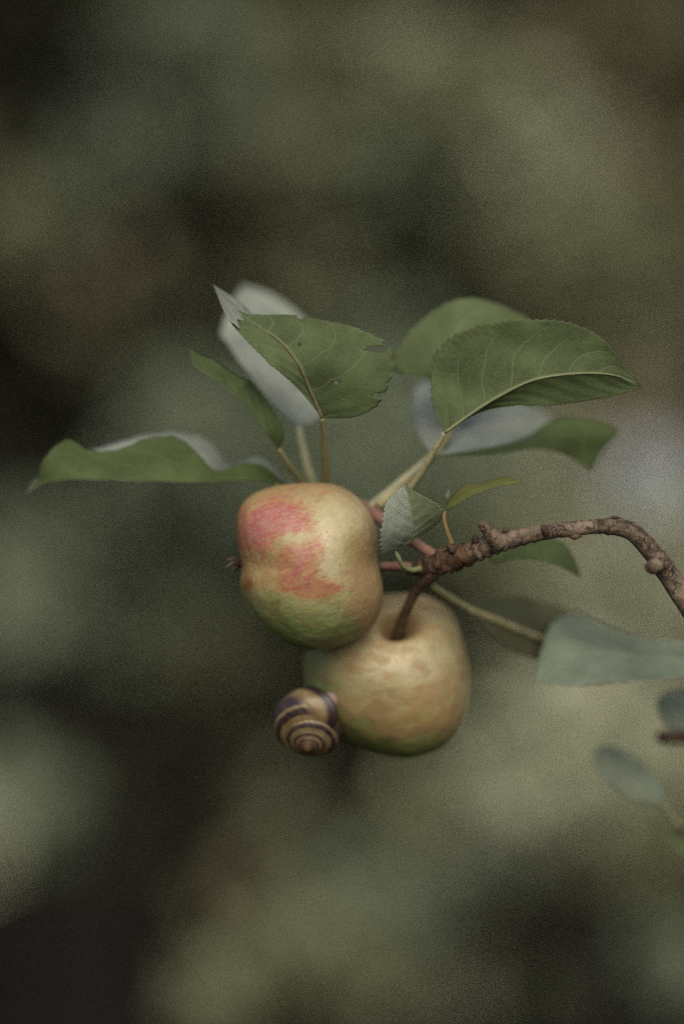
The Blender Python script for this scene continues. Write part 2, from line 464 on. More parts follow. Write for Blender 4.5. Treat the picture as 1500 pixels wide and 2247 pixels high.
def shrub(name, label, group, base, clumps, seed, leaf=0.055, stemr=0.008, dark=False):
    """clumps: (centre xyz, radii xyz, kind, leaf count)"""
    rng = np.random.default_rng(seed)
    root = empty(name, base, label, 'shrub', group)
    by = {}
    stems = []
    for C, rad, kind, n in clumps:
        v, f, t = leaves_np(rng, np.array(C), np.array(rad), n, leaf)
        by.setdefault(kind, []).append((v, f, t))
        b = np.array(base)
        C = np.array(C)
        j = rng.normal(size=3) * 0.05
        pts = [list(b + j * [0.8, 0.8, 0]) + [stemr], list(b * .55 + C * .45 + j + [0, .05, 0]) + [stemr * .8], list(C + [0, 0.03, 0]) + [stemr * .35]]
        stems.append(tube(pts, seg=6, n=14, cap=False))
    nm = {'l': 'foliage', 'g': 'foliage', 'o': 'foliage', 'p': 'foliage', 'd': 'foliage', 'b': 'dry_foliage'}
    for kind, L in by.items():
        V, F, T, k = [], [], [], 0
        for v, f, t in L:
            V.append(v); F.append(f + k); T.append(t); k += len(v)
        o = part(nm[kind], np.vstack(V), np.vstack(F), BGM[kind], root, attrs={'tone': np.concatenate(T)}, smooth=False)
        o['kind'] = 'stuff'
    for v, f in stems:
        part('stem', v, f, M_WOOD, root)
    return root

#@@BGSHRUBS
# (px, py, radius_px, kind, cover) - clumps of leaves as seen, at each shrub's own distance
def cl(rows, dist, seed, per=1.0):
    rg = np.random.default_rng(seed)
    out = []
    k = dist / D * S
    for px, py, r, kind, cover in rows:
        dd = dist + rg.uniform(-0.3, 0.3)
        rr = r * 1.22 * k
        area = math.pi * rr * rr
        n = max(8, int(per * cover * area / (0.045 * 0.045 * 0.42) * 5.5))
        out.append((PD(px, py, dd), (rr, rr * 0.9, rr * 0.85), kind, n))
    return out

REAR, FRONT, LOW = 4.1, 3.5, 3.0
SHRUBS = [
 # label, dist, seed, clumps
 ('grey-green blurred shrub with a black gap beside it, in the upper left corner', REAR, -1,
  [(400, 100, 140, 'g', .8), (480, 230, 120, 'g', .75), (300, 320, 110, 'g', .5), (40, 510, 110, 'o', .65), (170, 420, 100, 'g', .45), (540, 300, 80, 'g', .5)]),
 ('brownish shrub with dry leaves behind the tip of the bitten leaf', REAR, 0,
  [(670, 200, 100, 'b', .6), (600, 80, 110, 'o', .55), (630, 410, 110, 'b', .9), (600, 570, 130, 'b', .9), (700, 330, 80, 'o', .5), (760, 90, 100, 'o', .55), (690, 620, 80, 'o', .4)]),
 ('light olive-green shrub above the two right-hand apple leaves', REAR, 1,
  [(900, 170, 140, 'l', .8), (850, 390, 120, 'g', .95), (1160, 340, 160, 'l', .8), (1030, 250, 130, 'o', .95), (1020, 580, 120, 'o', .7), (1200, 520, 130, 'o', .9), (1130, 130, 100, 'o', .5), (780, 260, 80, 'g', .7), (1100, 440, 100, 'g', .7)]),
 ('rusty brown shrub along the upper right edge', REAR, 2,
  [(1300, 110, 130, 'b', .7), (1430, 220, 110, 'b', .5), (1400, 400, 120, 'b', .5), (1330, 560, 140, 'o', .8), (1460, 590, 90, 'o', .7), (1440, 740, 130, 'b', 1.5), (1470, 800, 90, 'l', .35), (1300, 690, 110, 'o', .6), (1480, 60, 80, 'b', .4), (1290, 240, 110, 'o', .7)]),
 ('dim shrub almost black in shade, left of the apple leaves', REAR, 3,
  [(240, 590, 100, 'b', .07), (430, 640, 80, 'o', .2), (180, 720, 100, 'b', .03), (360, 790, 80, 'g', .08)]),
 ('mid-green shrub right behind the red-cheeked apple', FRONT, 4,
  [(430, 940, 120, 'g', .9), (330, 1100, 130, 'g', .7), (560, 1000, 130, 'g', 1.0), (900, 930, 150, 'g', 1.3), (760, 1080, 140, 'g', 1.0), (480, 1200, 110, 'g', .6), (860, 760, 90, 'g', .7), (1010, 1080, 120, 'g', 1.0), (700, 860, 120, 'g', .9)]),
 ('palest olive shrub behind the bare bend of the branch', FRONT, 5,
  [(1200, 1100, 150, 'l', 1.3), (1330, 1220, 160, 'l', 1.5), (1430, 1060, 80, 'p', 1.0), (1180, 1290, 140, 'l', 1.3), (1420, 1330, 130, 'l', 1.5), (1480, 1180, 100, 'l', 1.3), (1400, 930, 110, 'b', 1.2), (1260, 960, 120, 'l', .8), (1090, 1210, 100, 'o', 1.1), (1130, 1380, 110, 'o', 1.0), (1240, 1440, 110, 'l', 1.0)]),
 ('pale grey-green shrub at the left edge below the long apple leaf', FRONT, 6,
  [(90, 1230, 120, 'g', 1.5), (40, 1320, 90, 'g', .9), (210, 1390, 110, 'g', .9), (330, 1370, 120, 'g', 1.0), (460, 1420, 110, 'o', .7)]),
 ('bright pale shrub at the left edge, lowest of the light patches there', LOW, 7,
  [(30, 1840, 80, 'l', .7), (-10, 1710, 80, 'g', 1.0), (100, 1730, 60, 'g', .5), (-90, 1850, 100, 'l', .8), (90, 1800, 70, 'g', .7)]),
 ('dusky shrub with brown leaves beneath the snail', LOW, 8,
  [(490, 1960, 90, 'b', .16), (590, 1840, 90, 'o', .16), (620, 2110, 120, 'o', .7), (480, 2180, 80, 'o', .3), (600, 1730, 80, 'o', .10)]),
 ('soft green shrub at the bottom below the russet apple', LOW, 9,
  [(780, 1990, 125, 'g', .8), (880, 1870, 90, 'o', .6), (770, 2120, 120, 'o', .9), (910, 2150, 130, 'l', .9), (990, 1740, 100, 'o', .9), (900, 2020, 100, 'g', .9)]),
 ('olive and tan shrub in the lower right below the blurred twig leaves', 2.65, 10,
  [(1200, 1690, 110, 'l', 1.5), (1190, 1690, 140, 'l', 1.3), (1310, 1570, 130, 'l', 1.2), (1130, 1580, 100, 'o', .9), (1090, 1870, 120, 'b', 1.6), (1110, 1900, 100, 'l', .5), (1050, 1990, 90, 'b', .9), (1330, 1780, 130, 'o', 1.2), (1430, 1860, 110, 'o', 1.1), (1230, 1840, 100, 'o', 1.0), (1440, 1660, 110, 'l', 1.1), (1480, 2120, 70, 'g', 1.0), (1430, 1980, 70, 'o', .25), (1250, 2190, 80, 'o', .12)]),
]
for label, dist, i, rows in SHRUBS:
    xs = np.mean([r[0] for r in rows])
    if i in (-1, 3, 6, 7, 2, 5, 10):          # the outer shrubs go on beyond the frame
        rq = np.random.default_rng(300 + i)
        ys = [r[1] for r in rows]
        for q in range(10):
            src = rows[q % len(rows)]
            ex = rq.uniform(-1000, -190) if i in (-1, 3, 6, 7) else rq.uniform(1690, 2500)
            rows = rows + [(ex, rq.uniform(min(ys), max(ys)), rq.uniform(90, 140), src[3] if src[3] != 'p' else 'o', min(src[4], 1.0) * .8)]
    b = PD(xs, 1123, dist + 0.1); b[2] = 0.0
    shrub('garden_shrub', label, 'shrubs out of focus behind the branch', b, cl(rows, dist, 50 + i), 90 + i)

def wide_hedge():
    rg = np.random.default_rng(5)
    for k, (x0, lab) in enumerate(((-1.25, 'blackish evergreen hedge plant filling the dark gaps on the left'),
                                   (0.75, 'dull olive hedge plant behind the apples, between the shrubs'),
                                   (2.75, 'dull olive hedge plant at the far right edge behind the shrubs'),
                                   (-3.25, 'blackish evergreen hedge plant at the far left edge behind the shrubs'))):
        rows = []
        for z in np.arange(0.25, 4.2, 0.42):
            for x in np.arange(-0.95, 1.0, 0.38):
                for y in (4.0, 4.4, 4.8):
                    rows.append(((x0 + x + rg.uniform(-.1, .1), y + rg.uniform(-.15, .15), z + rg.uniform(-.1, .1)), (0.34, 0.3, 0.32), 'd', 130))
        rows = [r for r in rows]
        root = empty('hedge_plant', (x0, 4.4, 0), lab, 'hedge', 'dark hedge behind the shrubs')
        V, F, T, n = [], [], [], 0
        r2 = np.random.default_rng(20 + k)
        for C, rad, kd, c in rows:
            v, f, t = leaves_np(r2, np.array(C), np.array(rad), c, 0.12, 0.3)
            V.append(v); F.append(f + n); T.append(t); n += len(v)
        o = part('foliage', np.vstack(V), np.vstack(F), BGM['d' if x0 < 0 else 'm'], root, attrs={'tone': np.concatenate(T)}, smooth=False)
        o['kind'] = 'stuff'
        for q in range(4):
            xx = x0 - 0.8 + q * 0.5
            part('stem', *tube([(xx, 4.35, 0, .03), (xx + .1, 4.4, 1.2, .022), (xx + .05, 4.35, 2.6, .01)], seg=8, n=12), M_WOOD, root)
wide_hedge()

# ------------------------------------------------------------------ leaves of the apple branch
def leaf(root, M, L, Rr, mu, ml, teeth=0, tooth=0.05, nu=110, nv=11, thick=0.00022, wav=0.0, seed=0, bulge=0.0, label=None, extra=None, holes=None, name='leaf', third=None, shift=0.0):
    M, L, Rr = [[(a, b, c + shift) for a, b, c in q] for q in (M, L, Rr)]
    m = catmull([P(*q) for q in M], nu)
    l = catmull([P(*q) for q in L], nu)
    r = catmull([P(*q) for q in Rr], nu)
    us = np.linspace(0, 1, nu)
    vv = np.linspace(-1, 1, 2 * nv + 1)
    G = np.zeros((nu, len(vv), 3))
    if teeth:
        saw = (us * teeth) % 1.0
        saw = np.where(saw < 0.72, saw / 0.72, (1 - saw) / 0.28)
        prof = np.clip(np.minimum(us * 8, (1 - us) * 14), 0, 1)
        ext = 1 + tooth * (saw - 0.5) * prof
        rr_ = np.random.default_rng(seed)
        ext += np.interp(us, np.linspace(0, 1, 24), rr_.normal(size=24)) * 0.012
    else:
        ext = np.ones(nu)
    tan = np.gradient(m, axis=0); tan /= np.linalg.norm(tan, axis=1)[:, None] + 1e-12
    for j, v in enumerate(vv):
        e = l if v < 0 else r
        a = abs(v)
        w = a * (1 + (ext - 1) * max(0, (a - 0.75) / 0.25))
        G[:, j] = m + (e - m) * w[:, None]
        if bulge:
            nn = np.cross(tan, (r - l)); nn /= np.linalg.norm(nn, axis=1)[:, None] + 1e-12
            wid = np.linalg.norm(e - m, axis=1)
            G[:, j] += nn * (bulge * 4 * a * (1 - a) * wid)[:, None]
    if wav:
        for i in range(nu):
            for j in range(len(vv)):
                q = Vector(G[i, j] * 90 + seed * 7.3)
                G[i, j] += FW * wav * mnoise.noise(q) * (0.3 + abs(vv[j]))
    du = np.gradient(G, axis=0); dv = np.gradient(G, axis=1)
    N = np.cross(dv, du); N /= np.linalg.norm(N, axis=2)[..., None] + 1e-12
    # small pucker between the veins
    U, Vv = np.meshgrid(us, vv, indexing='ij')
    u0 = U - 0.20 * np.abs(Vv) - 0.10 * Vv ** 2
    puck = np.abs(((u0 * 7.5 + 0.25 * np.sign(Vv)) % 1.0) - 0.5) * 2
    G = G + N * (puck * 0.00035 * np.clip(1 - np.abs(Vv), 0, 1) ** .5)[..., None]
    K = len(vv)
    a = (np.arange(nu - 1)[:, None] * K + np.arange(K - 1)[None]).ravel()
    quads = np.stack([a, a + 1, a + K + 1, a + K], 1)
    if holes:
        cen = G.reshape(-1, 3)[quads].mean(1)
        keep = np.ones(len(quads), bool)
        for (hx, hy, hr, sx, sy) in holes:
            px_, py_ = proj(cen)
            keep &= ((px_ - hx) / sx) ** 2 + ((py_ - hy) / sy) ** 2 > hr * hr
        quads = quads[keep]
    A = (G + N * thick / 2).reshape(-1, 3)
    B = (G - N * thick / 2).reshape(-1, 3)
    nA = len(A)
    # edge wall so the blade has thickness
    ed = {}
    for q in quads:
        for x, y in ((q[0], q[1]), (q[1], q[2]), (q[2], q[3]), (q[3], q[0])):
            if (y, x) in ed: del ed[(y, x)]
            else: ed[(x, y)] = 1
    wall = np.array([(y, x, x + nA, y + nA) for x, y in ed], int)
    F = np.vstack([quads, quads[:, ::-1] + nA, wall])
    mi = np.concatenate([np.zeros(len(quads)), np.ones(len(quads)), np.ones(len(wall))])
    uv = np.stack([U.ravel(), Vv.ravel() * 0.5 + 0.5], 1)
    mats = [mu, ml]
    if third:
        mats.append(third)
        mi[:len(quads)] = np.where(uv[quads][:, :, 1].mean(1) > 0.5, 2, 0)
    o = part(name, np.vstack([A, B]), F, mats, root, uv=np.vstack([uv, uv]), matidx=mi)
    if label: o['label'] = label
    return o, (m, N[:, nv])

def midrib(root, lf, pts, mat, n=40, name='midrib'):
    v, f = ptube(pts, seg=8, n=n)
    return part(name, v, f, mat, root, parent=lf)

def petiole(root, lf, pts, mat=None, n=40):
    v, f = ptube(pts, seg=10, n=n, bump=0.08, freq=500)
    return part('petiole', v, f, mat or M_PET, root, parent=lf)

branch = empty('apple_branch', P(1560, 1400, 0), 'bent brown apple branch with serrated green leaves, carrying the two apples', 'branch')

# --- bitten leaf above the apple (underside to the camera). (upper side faces away: mu is side +N)
lf, _ = leaf(branch,
    M=[(707, 917, 1.0), (682, 860, .7), (655, 800, .4), (615, 750, .5), (560, 712, .9), (505, 672, 1.5), (468, 625, 2.0)],
    L=[(707, 917, 1.0), (655, 855, .55), (600, 805, .25), (550, 757, .3), (512, 715, .6), (488, 668, 1.3), (468, 625, 2.0)],
    Rr=[(707, 917, 1.0), (775, 915, .4), (830, 888, 0), (862, 825, -.3), (856, 765, -.2), (790, 722, 0), (700, 700, .4), (620, 690, .9), (560, 700, 1.3), (505, 660, 1.7), (468, 625, 2.0)],
    mu=M_LO, ml=M_UP, teeth=30, tooth=0.03, nu=200, nv=22, wav=0.0012, seed=3,
    holes=[(824, 766, 1, 26, 7), (852, 754, 1, 12, 10), (836, 868, 1, 20, 6), (856, 868, 1, 14, 14), (736, 840, 1, 3, 3), (806, 722, 1, 14, 7), (660, 692, 1, 12, 7)],
    label='leaf with a bitten edge and brown scars, underside to the viewer')
midrib(branch, lf, [(707, 917, .97, 4.5), (682, 860, .65, 3.4), (655, 800, .35, 2.6), (615, 750, .45, 2.0), (560, 712, .85, 1.2)], M_MIDB)
petiole(branch, lf, [(707, 917, .98, 6), (712, 960, 1.6, 7.5), (714, 1010, 2.4, 9), (716, 1070, 3.6, 11), (722, 1105, 4.4, 12)], M_PETO)
# turned-over tip of the same leaf, upper side to the sky
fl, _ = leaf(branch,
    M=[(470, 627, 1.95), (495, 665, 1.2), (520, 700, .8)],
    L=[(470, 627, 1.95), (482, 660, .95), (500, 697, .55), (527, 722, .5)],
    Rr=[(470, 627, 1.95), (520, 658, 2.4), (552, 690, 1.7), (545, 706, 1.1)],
    mu=M_LO, ml=M_SHEEN, nu=30, nv=6, label='pale turned-over tip of the bitten leaf', name='leaf_tip')

# --- pale leaf behind it, upper side to the sky
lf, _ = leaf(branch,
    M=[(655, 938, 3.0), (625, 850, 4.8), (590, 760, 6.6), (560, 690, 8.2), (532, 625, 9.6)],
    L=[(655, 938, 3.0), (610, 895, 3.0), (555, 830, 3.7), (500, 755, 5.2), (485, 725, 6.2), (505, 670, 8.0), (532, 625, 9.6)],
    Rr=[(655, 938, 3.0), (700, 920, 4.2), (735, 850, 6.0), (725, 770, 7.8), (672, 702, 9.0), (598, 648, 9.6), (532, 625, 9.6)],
    mu=M_SHEEN, ml=M_LO, shift=1.5, teeth=20, seed=5, wav=0.001, label='pale sky-lit leaf behind the bitten leaf')
petiole(branch, lf, [(655, 938, 4.5, 7), (662, 975, 4.3, 10), (675, 1030, 4.3, 11), (690, 1075, 4.6, 11), (705, 1105, 4.7, 12)], M_PETL)

# --- narrow folded leaf to the left
lf, _ = leaf(branch,
    M=[(612, 988, 2.4), (585, 935, 1.7), (540, 880, 1.3), (490, 838, 1.3), (440, 802, 1.8), (415, 763, 2.4)],
    L=[(612, 988, 2.4), (580, 945, 1.5), (530, 880, 1.1), (480, 838, 1.1), (428, 803, 1.6), (415, 763, 2.4)],
    Rr=[(612, 988, 2.4), (624, 950, 2.2), (602, 905, 2.1), (560, 850, 2.1), (545, 835, 1.9), (515, 822, 1.9), (470, 790, 2.0), (438, 778, 2.2), (415, 763, 2.4)],
    mu=M_BRT, ml=M_UP, teeth=18, tooth=.08, seed=7, wav=0.002, label='narrow folded leaf with a dry curled tip')
petiole(branch, lf, [(612, 986, 2.4, 5), (630, 1015, 2.9, 7), (655, 1050, 3.8, 8), (690, 1095, 4.8, 9)], M_PETO)

# --- long leaf at the left, a shallow boat seen from the side
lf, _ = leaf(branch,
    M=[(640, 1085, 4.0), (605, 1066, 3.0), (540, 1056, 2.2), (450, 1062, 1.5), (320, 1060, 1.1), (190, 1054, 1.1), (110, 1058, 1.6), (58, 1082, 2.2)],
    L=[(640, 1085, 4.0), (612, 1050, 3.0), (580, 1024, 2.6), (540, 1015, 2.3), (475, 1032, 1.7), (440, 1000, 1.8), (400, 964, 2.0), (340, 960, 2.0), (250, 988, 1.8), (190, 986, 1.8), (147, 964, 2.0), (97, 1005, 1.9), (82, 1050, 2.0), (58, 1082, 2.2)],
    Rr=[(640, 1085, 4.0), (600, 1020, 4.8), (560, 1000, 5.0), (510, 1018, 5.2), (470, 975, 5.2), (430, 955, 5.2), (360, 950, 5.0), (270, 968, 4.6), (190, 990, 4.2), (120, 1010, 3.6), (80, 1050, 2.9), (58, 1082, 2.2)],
    mu=M_SHEEN, ml=M_BRT, shift=1.0, teeth=22, tooth=.03, seed=9, wav=0.0012, label='long boat-shaped leaf stretching to the left, its rim lit pale')
petiole(branch, lf, [(605, 1066, 4.0, 6), (640, 1085, 4.9, 9), (690, 1105, 5.0, 10)])

# --- big leaf upper right, in focus
lf, _ = leaf(branch,
    M=[(975, 950, .6), (1030, 910, .35), (1090, 872, .2), (1170, 834, 0), (1260, 820, 0), (1340, 822, .3), (1408, 850, .7)],
    L=[(975, 950, .6), (950, 890, .9), (944, 820, .9), (962, 765, .7), (1010, 728, .4), (1085, 706, 0), (1180, 700, -.2), (1255, 710, -.2), (1315, 738, 0), (1360, 788, .3), (1408, 850, .7)],
    Rr=[(975, 950, .6), (1005, 930, .6), (1060, 902, .6), (1130, 890, .55), (1205, 890, .55), (1280, 880, .6), (1350, 868, .7), (1408, 850, .7)],
    mu=M_LO, ml=M_UP, teeth=40, tooth=.035, nu=280, nv=22, wav=0.0010, seed=11, bulge=0.05, label='broad sharply serrated leaf at the upper right with pale veins')
midrib(branch, lf, [(975, 950, .55, 4.5), (1030, 910, .31, 3.6), (1090, 872, .17, 3.2), (1170, 834, -.03, 2.7), (1260, 820, -.03, 2.1), (1340, 822, .27, 1.5), (1395, 840, .6, 1)], M_MIDG)
petiole(branch, lf, [(975, 950, .58, 5.5), (955, 985, .9, 6.5), (925, 1035, 1.4, 7.5), (890, 1085, 2.1, 8), (850, 1130, 2.8, 9)])

# --- leaf behind it
lf, _ = leaf(branch,
    M=[(1000, 905, 4.5), (985, 840, 4.3), (985, 770, 4.3), (1020, 700, 4.6), (1080, 680, 5.0), (1160, 700, 5.6)],
    L=[(1000, 905, 4.5), (940, 830, 4.2), (880, 822, 4.0), (862, 800, 3.9), (885, 745, 4.0), (940, 690, 4.3), (1010, 655, 4.8), (1080, 664, 5.2), (1130, 685, 5.5), (1160, 700, 5.6)],
    Rr=[(1000, 905, 4.5), (1050, 860, 4.2), (1100, 800, 4.3), (1130, 760, 4.7), (1160, 700, 5.6)],
    mu=M_LO, ml=M_UP, teeth=18, seed=13, wav=0.001, label='rounded leaf half hidden behind the broad serrated leaf')
petiole(branch, lf, [(1000, 905, 4.5, 6), (975, 970, 4.3, 8), (900, 1050, 4.0, 10), (830, 1110, 3.6, 10)])

# --- pale leaf under the broad one, drooping green tip
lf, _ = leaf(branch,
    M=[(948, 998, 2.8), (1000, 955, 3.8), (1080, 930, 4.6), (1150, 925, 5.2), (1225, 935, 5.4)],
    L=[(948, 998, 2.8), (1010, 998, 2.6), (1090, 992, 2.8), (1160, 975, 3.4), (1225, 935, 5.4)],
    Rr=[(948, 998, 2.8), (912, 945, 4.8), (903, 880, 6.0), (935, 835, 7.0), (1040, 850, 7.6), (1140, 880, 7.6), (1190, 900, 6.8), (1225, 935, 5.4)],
    mu=M_BRT, ml=M_SHEEN, shift=1.3, teeth=18, seed=15, wav=0.0012, label='pale leaf with a drooping green tip under the broad leaf')
petiole(branch, lf, [(950, 996, 4.0, 7), (915, 1028, 3.9, 9), (865, 1070, 3.8, 10), (812, 1112, 3.8, 10)], M_PETL)

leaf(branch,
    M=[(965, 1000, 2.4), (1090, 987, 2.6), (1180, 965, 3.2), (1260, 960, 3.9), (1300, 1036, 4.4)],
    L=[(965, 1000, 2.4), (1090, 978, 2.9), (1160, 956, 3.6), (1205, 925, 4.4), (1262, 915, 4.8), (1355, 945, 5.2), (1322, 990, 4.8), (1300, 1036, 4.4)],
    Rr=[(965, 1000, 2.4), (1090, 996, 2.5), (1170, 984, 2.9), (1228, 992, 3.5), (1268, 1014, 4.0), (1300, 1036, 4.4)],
    mu=M_BRT, ml=M_SHEEN, shift=1.3, nu=50, nv=8, seed=16, wav=0.001, label='green drooping tip of the pale leaf', name='leaf_tip')

# --- small folded leaf in front of the fruit stems
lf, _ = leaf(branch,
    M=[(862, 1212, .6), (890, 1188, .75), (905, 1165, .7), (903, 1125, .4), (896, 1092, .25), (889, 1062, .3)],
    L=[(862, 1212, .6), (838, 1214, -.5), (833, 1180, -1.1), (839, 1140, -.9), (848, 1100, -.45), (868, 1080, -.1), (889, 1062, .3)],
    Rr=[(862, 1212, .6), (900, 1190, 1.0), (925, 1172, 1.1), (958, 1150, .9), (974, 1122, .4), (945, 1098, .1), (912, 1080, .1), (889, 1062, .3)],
    mu=M_SHEEN_HALF, ml=M_LO, third=M_SMG, teeth=22, tooth=.07, nu=140, nv=14, seed=17, wav=0.0006, label='small folded leaf, one half painted pale as sky sheen')
petiole(branch, lf, [(866, 1208, .62, 3.5), (873, 1222, .55, 5), (882, 1240, .8, 6), (902, 1251, 1.2, 6.5), (930, 1246, 1.6, 7)], M_MIDG)

# --- slim young leaf on an orange stalk
lf, _ = leaf(branch,
    M=[(975, 1122, .5), (1000, 1100, .3), (1040, 1076, .2), (1090, 1062, .3), (1145, 1058, .6)],
    L=[(975, 1122, .5), (990, 1094, .9), (1015, 1066, 1.4), (1060, 1058, 1.6), (1110, 1046, 1.4), (1145, 1058, .6)],
    Rr=[(975, 1122, .5), (1000, 1108, .0), (1042, 1084, -.2), (1092, 1068, .0), (1145, 1058, .6)],
    mu=M_YEL, ml=M_UP, teeth=16, tooth=.1, nu=90, nv=8, seed=19, label='slim young leaf with a yellow rim')
petiole(branch, lf, [(975, 1122, .5, 4), (974, 1140, .5, 4.5), (980, 1165, .6, 5), (992, 1198, .8, 7)], M_PETS)
leaf(branch,
    M=[(982, 1105, 1.0), (985, 1090, 1.0), (983, 1074, 1.1)],
    L=[(982, 1105, 1.0), (977, 1090, .9), (983, 1074, 1.1)],
    Rr=[(982, 1105, 1.0), (993, 1092, 1.2), (983, 1074, 1.1)],
    mu=M_UP, ml=M_LO, nu=20, nv=4, name='stipule')

# --- leaf hanging below the branch
lf, _ = leaf(branch,
    M=[(1062, 1205, 3.2), (1110, 1212, 3.2), (1170, 1210, 3.2), (1225, 1222, 3.4), (1275, 1268, 3.8)],
    L=[(1062, 1205, 3.2), (1110, 1188, 3.8), (1180, 1180, 4.0), (1235, 1192, 4.0), (1262, 1230, 4.0), (1275, 1268, 3.8)],
    Rr=[(1062, 1205, 3.2), (1085, 1236, 2.6), (1130, 1226, 2.5), (1190, 1230, 2.6), (1240, 1248, 3.0), (1275, 1268, 3.8)],
    mu=M_BRT, ml=M_UP, teeth=14, seed=21, label='short pointed leaf just under the branch')
petiole(branch, lf, [(1062, 1205, 3.2, 5), (1030, 1215, 2.6, 6), (1000, 1225, 1.8, 6)])

# --- dull leaf to the right of the russet apple
lf, _ = leaf(branch,
    M=[(1030, 1338, 4.5), (1090, 1362, 5.4), (1180, 1398, 6.5), (1270, 1430, 7.5), (1350, 1455, 8.3)],
    L=[(1030, 1338, 4.5), (1050, 1318, 5.2), (1090, 1304, 6.2), (1165, 1312, 7.2), (1240, 1335, 7.8), (1310, 1370, 8.2), (1350, 1455, 8.3)],
    Rr=[(1030, 1338, 4.5), (1055, 1370, 4.5), (1105, 1420, 5.0), (1170, 1447, 6.0), (1270, 1470, 7.2), (1350, 1455, 8.3)],
    mu=M_DK, ml=M_UP, teeth=20, seed=23, wav=0.001, label='dull dark leaf with a pale midrib beside the russet apple')
midrib(branch, lf, [(1030, 1338, 4.4, 8), (1090, 1362, 5.2, 8), (1180, 1398, 6.3, 6), (1270, 1430, 7.3, 4)], M_PET)
petiole(branch, lf, [(1032, 1339, 4.5, 7), (1000, 1320, 3.6, 8), (960, 1294, 2.6, 8), (935, 1275, 2.0, 8)])

# --- the wood
BR = [(1640, 1520, -1.2, 27.3), (1560, 1400, -.6, 26.3), (1500, 1312, -.3, 24.9), (1455, 1245, -.1, 23.0), (1420, 1200, 0, 21.1), (1385, 1166, 0, 20.7), (1345, 1156, 0, 18.8), (1300, 1156, 0, 16.4),
      (1240, 1162, 0, 16.4), (1180, 1170, .1, 17.9), (1130, 1182, .2, 19.3), (1090, 1192, .4, 21.6), (1050, 1206, .7, 23.5), (1020, 1218, .9, 21.6)]
def ringf(t):
    s = 1.0
    for c, w, a in ((.40, .006, .05), (.415, .005, .06), (.43, .006, .05), (.60, .006, .05), (.72, .008, .06), (.80, .006, .07), (.83, .006, .08), (.86, .006, .07), (.885, .005, .08), (.91, .006, .10), (.935, .005, .10), (.96, .006, .12)):
        s += 1.3 * a * math.exp(-((t - c) / w) ** 2) - 0.8 * a * math.exp(-((t - c - 1.8 * w) / w) ** 2)
    return s
part('twig', *ptube(BR, seg=28, n=240, bump=0.06, freq=330, rings=ringf), M_BARK, branch)
SP = [(1035, 1212, .8, 24), (1005, 1222, 1.1, 26), (975, 1232, 1.3, 27), (945, 1240, 1.6, 24), (915, 1248, 1.9, 17), (893, 1252, 2.1, 9)]
part('fruit_spur', *ptube(SP, seg=24, n=70, bump=0.32, freq=330, seed=3), M_SPUR, branch)
part('fruit_spur', *ptube([(960, 1240, 1.4, 22), (945, 1262, 1.6, 17), (928, 1280, 1.9, 13), (915, 1296, 2.2, 11)], seg=18, n=40, bump=0.25, freq=330, seed=9), M_SPUR, branch)
part('shoot', *ptube([(955, 1222, 1.5, 13), (930, 1204, 1.8, 12), (900, 1184, 2.2, 12), (860, 1158, 2.8, 13), (825, 1130, 3.5, 15), (795, 1112, 4.2, 15), (750, 1104, 4.7, 13), (690, 1102, 5.0, 11)], seg=16, n=70, bump=.08, freq=300), M_PINK, branch)
# side stubs, buds, scars
st = part('side_stub', *ptube([(1095, 1196, .2, 17), (1080, 1178, -.1, 16), (1068, 1164, -.2, 12), (1060, 1153, -.25, 10)], seg=16, n=30, bump=.15, freq=400), M_BARK, branch)
part('cut_end', *ptube([(1064, 1159, -.24, 11), (1057, 1150, -.28, 10.5), (1055, 1147, -.3, 8)], seg=14, n=10, bump=.25, freq=600), M_CUT, branch, parent=st)
st = part('side_stub', *ptube([(1452, 1236, -.4, 14), (1440, 1241, -.9, 15), (1428, 1246, -1.3, 14)], seg=16, n=24, bump=.12, freq=400, rings=lambda t: 1 + .12 * math.sin(t * 22)), M_BARK, branch)
part('cut_end', *ptube([(1430, 1245, -1.28, 12.5), (1424, 1247, -1.42, 12), (1422, 1248, -1.46, 8)], seg=14, n=10, bump=.2, freq=600), M_CUT, branch, parent=st)
for pts in ([(1200, 1172, -.2, 8), (1194, 1161, -.32, 8), (1192, 1153, -.3, 4)],
            [(1338, 1141, 0, 5), (1346, 1136, -.1, 4), (1362, 1139, 0, 3)],
            [(1272, 1172, 0, 7), (1260, 1178, -.1, 7), (1248, 1174, 0, 5)],
            [(1045, 1190, .4, 9), (1042, 1180, .4, 8), (1042, 1174, .4, 4)],
            [(1000, 1205, .7, 13), (990, 1200, .75, 12), (984, 1192, .8, 6)],
            [(1110, 1166, .2, 8), (1108, 1160, .2, 6), (1106, 1156, .2, 3)]):
    part('bud', *ptube(pts, seg=12, n=14, bump=.25, freq=500), M_BUD, branch)

# ------------------------------------------------------------------ apples
def ico(sub):
    import bmesh
    bm = bmesh.new(); bmesh.ops.create_icosphere(bm, subdivisions=sub, radius=1)
    V = np.array([v.co[:] for v in bm.verts]); F = np.array([[v.index for v in f.verts] for f in bm.faces])
    bm.free()
    return V, F

def outline_r(pts, cx, cy):
    """closed outline in pixels -> r(theta), smooth"""
    p = catmull(list(pts) + [pts[0]], 600)
    dx, dy = p[:, 0] - cx, -(p[:, 1] - cy)
    th = np.arctan2(dy, dx); r = np.hypot(dx, dy)
    o = np.argsort(th); th, r = th[o], r[o]
    th = np.concatenate([th - 2 * np.pi, th, th + 2 * np.pi]); r = np.concatenate([r, r, r])
    g = np.linspace(-np.pi, np.pi, 721)
    rr = np.interp(g, th, r)
    k = np.hanning(31); k /= k.sum()
    rr = np.convolve(np.concatenate([rr[-31:-1], rr, rr[1:31]]), k, 'same')[30:-30]
    return lambda t: np.interp(t, g, rr)

